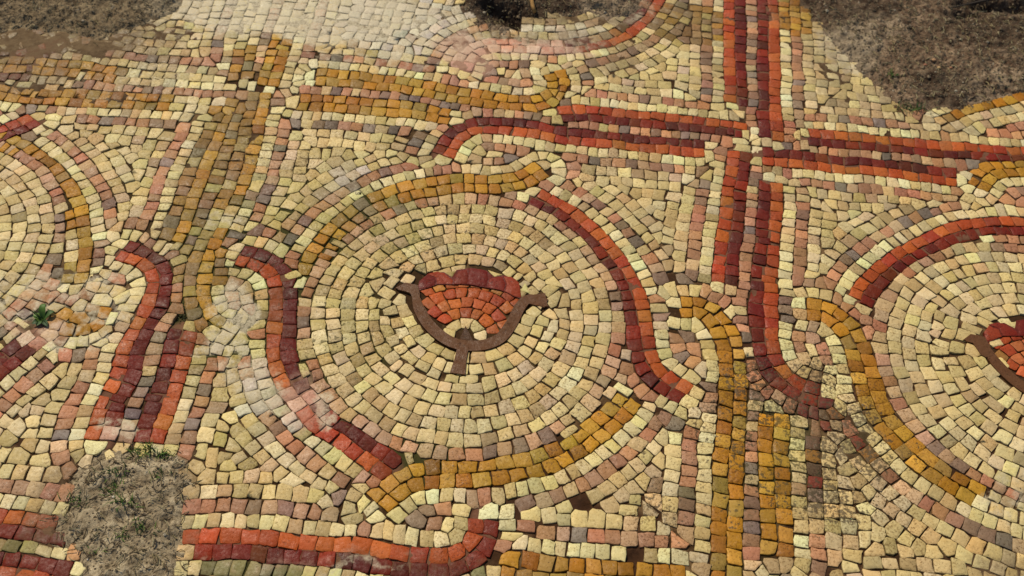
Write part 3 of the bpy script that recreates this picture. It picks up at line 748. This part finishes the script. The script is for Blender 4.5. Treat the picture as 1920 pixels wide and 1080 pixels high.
for pi, p in enumerate(PATCH):
    lo, hi = p['P'].min(0)-.012, p['P'].max(0)+.012; st = .0013
    xs, ys = np.arange(lo[0], hi[0], st), np.arange(lo[1], hi[1], st)
    A, B = np.meshgrid(xs, ys); P = np.c_[A.ravel(), B.ravel()]; z, sd = soil_h(P, p)
    I_ = np.arange(len(P)).reshape(len(ys), len(xs)); k = sd > -.009
    a, b, c, d = I_[:-1, :-1].ravel(), I_[:-1, 1:].ravel(), I_[1:, 1:].ravel(), I_[1:, :-1].ravel(); kf = k[a] & k[c] & k[b] & k[d]
    o = grid_mesh('earth', np.c_[P, z], np.c_[a, b, c, d][kf], SOILS[p['m']], None, True); prop(o, kind='structure')
    # crumbs and straw
    rnd = random.Random(pi); cr, stw = MB(), MB()
    ar = (hi-lo).prod(); n = int(ar/.000011)
    Pc = np.c_[np.random.default_rng(pi).uniform(lo[0], hi[0], n), np.random.default_rng(pi+9).uniform(lo[1], hi[1], n)]
    zc, sc_ = soil_h(Pc, p)
    for (x, y), z0, s_ in zip(Pc, zc, sc_):
        if s_ < -.004 or (s_ < .004 and rnd.random() < .6): continue
        r = rnd.uniform(.0005, .0014)*(1.9 if rnd.random() < .06 else 1); rot = rnd.random()*6.28
        ang_ = [rot+t*1.2566 for t in range(5)]
        ring_ = [(x+math.cos(t)*r*rnd.uniform(.7, 1.3), y+math.sin(t)*r*rnd.uniform(.6, 1.2), z0+r*rnd.uniform(-.2, .4)) for t in ang_]
        v = ring_+[(x, y, z0+r*rnd.uniform(.7, 1.1)), (x, y, z0-r)]
        b_ = rnd.uniform(.45, 1.35) if p['m'] == 'G' else (rnd.uniform(.6, .98) if p['m'] == 'T' else rnd.uniform(.25, 1.15))
        col = np.array(alb(168,146,116))*b_
        if rnd.random() < .03: col = np.array(alb(205,190,165))
        cr.add(v, [(t, (t+1) % 5, 5) for t in range(5)]+[((t+1) % 5, t, 6) for t in range(5)], False, col)
        if rnd.random() < (.34 if p['m'] == 'G' else .26):
            L_, t_ = rnd.uniform(.003, .010), rnd.random()*6.28; q = rnd.uniform(.00018, .00042); hx, hy = math.cos(t_), math.sin(t_)
            z1 = z0+rnd.uniform(.0005, .003); z2 = z0+rnd.uniform(.0003, .003); m_ = rnd.uniform(-.0012, .0012)
            v = []
            for (ff, zq) in ((0, z1), (.5, (z1+z2)/2+.0006), (1, z2)):
                ox = m_*math.sin(ff*3.14)
                for e_ in (-1, 1): v.append((x+hx*L_*ff-hy*(q*e_+ox), y+hy*L_*ff+hx*(q*e_+ox), zq))
                v.append((x+hx*L_*ff-hy*ox, y+hy*L_*ff+hx*ox, zq+q*1.4))
            f = []
            for a_ in (0, 3): f += [(a_, a_+2, a_+5, a_+3), (a_+2, a_+1, a_+4, a_+5), (a_+1, a_, a_+3, a_+4)]
            c_ = rnd.choice([alb(178,160,112), alb(150,130,92), alb(120,96,66), alb(196,182,140), alb(96,80,58)])
            stw.add(v, f, False, c_)
    prop(cr.build('soil_crumbs', STONE, None, False), 'loose crumbs of %s earth lying on the %s bare patch' % ({'G': 'pale grey', 'D': 'dark brown', 'T': 'olive brown'}[p['m']], p['label']), 'soil', kind='stuff')
    prop(stw.build('dry_straw', STRAW, None, False), 'bits of dead straw and roots scattered on the %s bare patch' % p['label'], 'straw', kind='stuff')

# ground all round, to the horizon
me = bpy.data.meshes.new('ground'); R_ = 150.
me.from_pydata([(-R_, -R_, -.035), (R_, -R_, -.035), (R_, R_, -.035), (-R_, R_, -.035)], [], [(0, 1, 2, 3)]); me.materials.append(GROUND)
prop(link('ground', me), kind='structure')
# earth bank round the uncovered pavement
def bank():
    n = 160; V = []; F = []
    E = np.array([EXTP[0], EXTP[1], EXTP[2], EXTP[3]]); E = resample(np.r_[E, E[:1]], .012)[:-1]; c = E.mean(0); n = len(E)
    prof = [(-.004, -.012), (.0, .0015), (.03, .006), (.12, .008), (.4, -.01), (1.2, -.034)]
    for (r, z) in prof:
        dirs = (E-c)/np.hypot(*(E-c).T)[:, None]
        P = E+dirs*r; zz = z+(.006*(fbm(P[:, 0], P[:, 1], .03, 4, 71)-.47) if z > -.01 else 0)
        V.append(np.c_[P, np.broadcast_to(zz, (n,))])
    V = np.concatenate(V)
    for k in range(len(prof)-1):
        for i in range(n): F.append((k*n+i, k*n+(i+1) % n, (k+1)*n+(i+1) % n, (k+1)*n+i))
    me = bpy.data.meshes.new('earth_bank'); me.from_pydata(V.tolist(), [], F); me.polygons.foreach_set('use_smooth', [True]*len(F)); me.materials.append(GROUND)
    prop(link('earth_bank', me), kind='structure')
bank()

# ------------------------------------------------------------------ plants and loose things
def blade(mb, b, az, L, lean, w_, col, rnd):
    n = 5; v = []; hx, hy = math.cos(az), math.sin(az); px, py = -hy, hx
    for i in range(n+1):
        t = i/n; out = L*lean*t**1.6; up_ = L*(t-.45*lean*t*t); ww = w_*(1-t)**.6*(.6+.6*min(1, t*4))
        for e_ in (-1, 1): v.append((b[0]+hx*out+px*ww*e_, b[1]+hy*out+py*ww*e_, b[2]+up_+.15*w_))
        v.append((b[0]+hx*out, b[1]+hy*out, b[2]+up_-.25*w_))
    f = []
    for i in range(n):
        a = 3*i; f += [(a, a+3, a+5, a+2), (a+2, a+5, a+4, a+1), (a, a+1, a+4, a+3)]
    mb.add(v, f, True, col)
def oval_leaf(mb, b, az, L, wd, rise, col):
    n = 7; v = []; hx, hy = math.cos(az), math.sin(az); px, py = -hy, hx
    for i in range(n+1):
        t = i/n; ww = wd*math.sin(math.pi*min(1, .06+t*.94))**.8; z = b[2]+rise*L*math.sin(t*2.2)
        for e_, dz in ((-1, .25), (-.5, .08), (0, 0), (.5, .08), (1, .25)): v.append((b[0]+hx*L*t+px*ww*e_, b[1]+hy*L*t+py*ww*e_, z+dz*ww))
    f = [(5*i+k, 5*i+k+1, 5*i+k+6, 5*i+k+5) for i in range(n) for k in range(4)]
    mb.add(v, f, True, col)
GR = [alb(92,128,44), alb(70,104,36), alb(118,150,60), alb(50,82,32)]
def at(p, z=0.): q = unp(p); return (q[0], q[1], z)

# broad-leaved weed in its hole at the left
b = at((80,598), -.0035); root = link('weed', None); root.location = b
prop(root, 'small broad-leaved green weed growing in a dark hole at the left', 'weed')
rnd = random.Random(3)
m = MB(); [oval_leaf(m, (0, 0, .002), a, L, wd, rs, c) for a, L, wd, rs, c in ((2.9, .009, .0034, .45, alb(116,150,60)), (.6, .012, .003, .5, GR[1]), (1.6, .013, .003, .7, GR[0]), (4.4, .009, .003, .3, GR[1]), (5.4, .012, .0025, .3, GR[3]), (3.9, .010, .003, .25, GR[3]))]
m.build('leaf', LEAF, root, False)
m = MB(); [blade(m, (rnd.gauss(0, .001), rnd.gauss(0, .001), 0), rnd.random()*6.28, rnd.uniform(.008, .018), rnd.uniform(.5, .9), .0005, rnd.choice(GR), rnd) for _ in range(16)]
m.build('stem', LEAF, root, False)
# grass tufts
TUFT = [((1708,206),26,.016,'low tuft of bright green grass at the lower edge of the right earth patch'),((1672,150),12,.009,'faint green sprig inside the right earth patch'),((273,850),26,.013,'largest grass tuft, at the top of the bottom left earth patch'),
        ((310,853),12,.009,'grass tuft at the top right corner of the bottom left earth patch'),((216,888),12,.010,'small grass tuft in the upper middle of the bottom left earth patch'),((205,918),18,.011,'grass tuft left of centre in the bottom left earth patch'),
        ((232,950),14,.012,'upright green sprout in the middle of the bottom left earth patch'),((143,940),10,.009,'grass sprig on the left rim of the bottom left earth patch'),((258,980),10,.009,'grass sprig right of the middle sprout'),
        ((228,1008),10,.008,'grass sprig low in the bottom left earth patch'),((279,996),8,.008,'dark grass sprig at the right of the bottom left earth patch'),((182,1035),8,.008,'faint sprig near the foot of the bottom left earth patch'),((300,893),9,.008,'faint sprig under the top right grass tuft')]
def surf(P):
    P = np.array([P]); z = -.001
    for p in PATCH:
        if inside(P, p['P'])[0]: z = float(soil_h(P, p)[0][0])
    return z
for c, n, h, lab in TUFT:
    q = unp(c); z0 = surf(q); rnd = random.Random(int(c[0])); m = MB()
    for _ in range(n*2):
        s_ = h*.42
        bx, by = rnd.gauss(0, s_*1.3), rnd.gauss(0, s_*.55)
        blade(m, (bx, by, -.001), rnd.random()*6.28, h*rnd.uniform(.35, 1.), rnd.uniform(.5, 1.), rnd.uniform(.0003, .0006), rnd.choice(GR), rnd)
    o = m.build('grass_tuft', LEAF, None, False); o.location = (q[0], q[1], z0)
    prop(o, lab, 'grass tuft', 'grass tufts in the earth patches')
# moss in joints
mo = MB(); rnd = random.Random(8)
for c, a, b_, n in (((905,205),30,8,60),((920,222),14,5,25),((715,832),14,10,40),((345,585),16,16,50),((365,600),20,10,40),((500,452),60,20,50),((330,560),10,30,25),((1530,900),40,30,50),((1440,790),20,30,40),((590,385),30,16,30),((1650,925),40,20,20)):
    for _ in range(n):
        q = unp((c[0]+rnd.gauss(0, a*.5), c[1]+rnd.gauss(0, b_*.5))); r = rnd.uniform(.0005, .0013)
        if rnd.random() < .0: continue
        v = [(q[0]+math.cos(t*1.2566)*r*rnd.uniform(.6, 1.3), q[1]+math.sin(t*1.2566)*r*rnd.uniform(.6, 1.3), -.0012) for t in range(5)]+[(q[0], q[1], -.0012+r*.8)]
        mo.add(v, [(t, (t+1) % 5, 5) for t in range(5)], False, np.array(rnd.choice([alb(70,72,26), alb(54,58,22), alb(86,82,40)])))
prop(mo.build('moss', LEAF, None, False), 'dark green moss sitting in the joints between the stones', 'moss', kind='stuff')
# twig standing at the dark hollow
def tube(mb, pts, radii, col, k=7):
    P = [Vector(p) for p in pts]; v = []
    for i, p in enumerate(P):
        t = (P[min(i+1, len(P)-1)]-P[max(i-1, 0)]).normalized(); a = t.orthogonal().normalized(); b = t.cross(a)
        for j in range(k): th = 2*math.pi*j/k; v.append(p+(a*math.cos(th)+b*math.sin(th))*radii[i])
    f = [(i*k+j, i*k+(j+1) % k, (i+1)*k+(j+1) % k, (i+1)*k+j) for i in range(len(P)-1) for j in range(k)]+[tuple(range(k))[::-1], tuple((len(P)-1)*k+j for j in range(k))]
    mb.add([tuple(q) for q in v], f, True, col)
q = unp((1003,26)); q2 = unp((990,-14)); m = MB()
tube(m, [(q[0], q[1], .002), (q[0]-.003, q[1]+.006, .006), (q2[0], q2[1], .013), (q2[0]-.01, q2[1]+.02, .02)], [.0022, .0024, .0020, .0015], alb(196,148,84))
prop(m.build('twig', STRAW, None, False), 'short tan twig poking out of the dark hollow at the top', 'twig')
q = unp((1925,6)); q2 = unp((1780,20)); m = MB()
tube(m, [(q[0]+.03, q[1]+.004, .012), (q[0], q[1], .010), ((q[0]+q2[0])/2, (q[1]+q2[1])/2+.003, .009), (q2[0], q2[1], .004)], [.0022, .002, .0016, .0008], alb(58,46,34))
prop(m.build('root', STRAW, None, False), 'dark thin root lying across the upper right corner of the earth', 'root')
# pebbles and stray tesserae
PEB = [((213,932),.0018,(226,214,196),'white pebble in the middle of the bottom left earth patch'),((165,1049),.0012,(226,214,196),'tiny white pebble low in the bottom left earth patch'),((908,16),.0022,(200,190,170),'pale pebble on the dark earth above the pink curve'),((256,4),.0022,(222,212,196),'white pebble on the earth at the top left'),
       ((157,44),.0024,(190,172,150),'beige pebble in the mud at the top left'),((932,40),.0016,(200,180,150),'small beige pebble at the rim of the top earth patch'),((1748,120),.0030,(196,150,110),'tan stone fragment lying in the middle of the right earth patch'),((1758,134),.0026,(206,170,120),'yellowish stone fragment below the tan one in the right earth patch'),
       ((1732,128),.0022,(180,120,90),'reddish stone fragment left of the yellowish one'),((1782,131),.0022,(186,130,96),'pinkish stone fragment right of the yellowish one'),((950,33),.0015,(190,176,150),'pale grit grain beside the dark hollow'),((1790,176),.0024,(170,160,140),'grey pebble near the foot of the right earth patch')]
for c, r, col, lab in PEB:
    q = unp(c); rnd = random.Random(int(c[0]*3)); m = MB(); v = []; rings_ = [(-.6, .7), (0, 1), (.5, .85), (.85, .45)]
    for zz_, s_ in rings_:
        for j in range(8): t = j*math.pi/4; v.append((math.cos(t)*r*s_*rnd.uniform(.8, 1.15), math.sin(t)*r*s_*.8*rnd.uniform(.8, 1.15), r*.7*(zz_+.4)))
    f = [(8*i+j, 8*i+(j+1) % 8, 8*i+8+(j+1) % 8, 8*i+8+j) for i in range(3) for j in range(8)]+[tuple(range(24, 32)), tuple(range(8))[::-1]]
    m.add(v, f, True, alb(*col)); o = m.build('pebble', STONE, None, False); o.location = (q[0], q[1], surf(q)); prop(o, lab, 'pebble', 'pebbles on the earth')
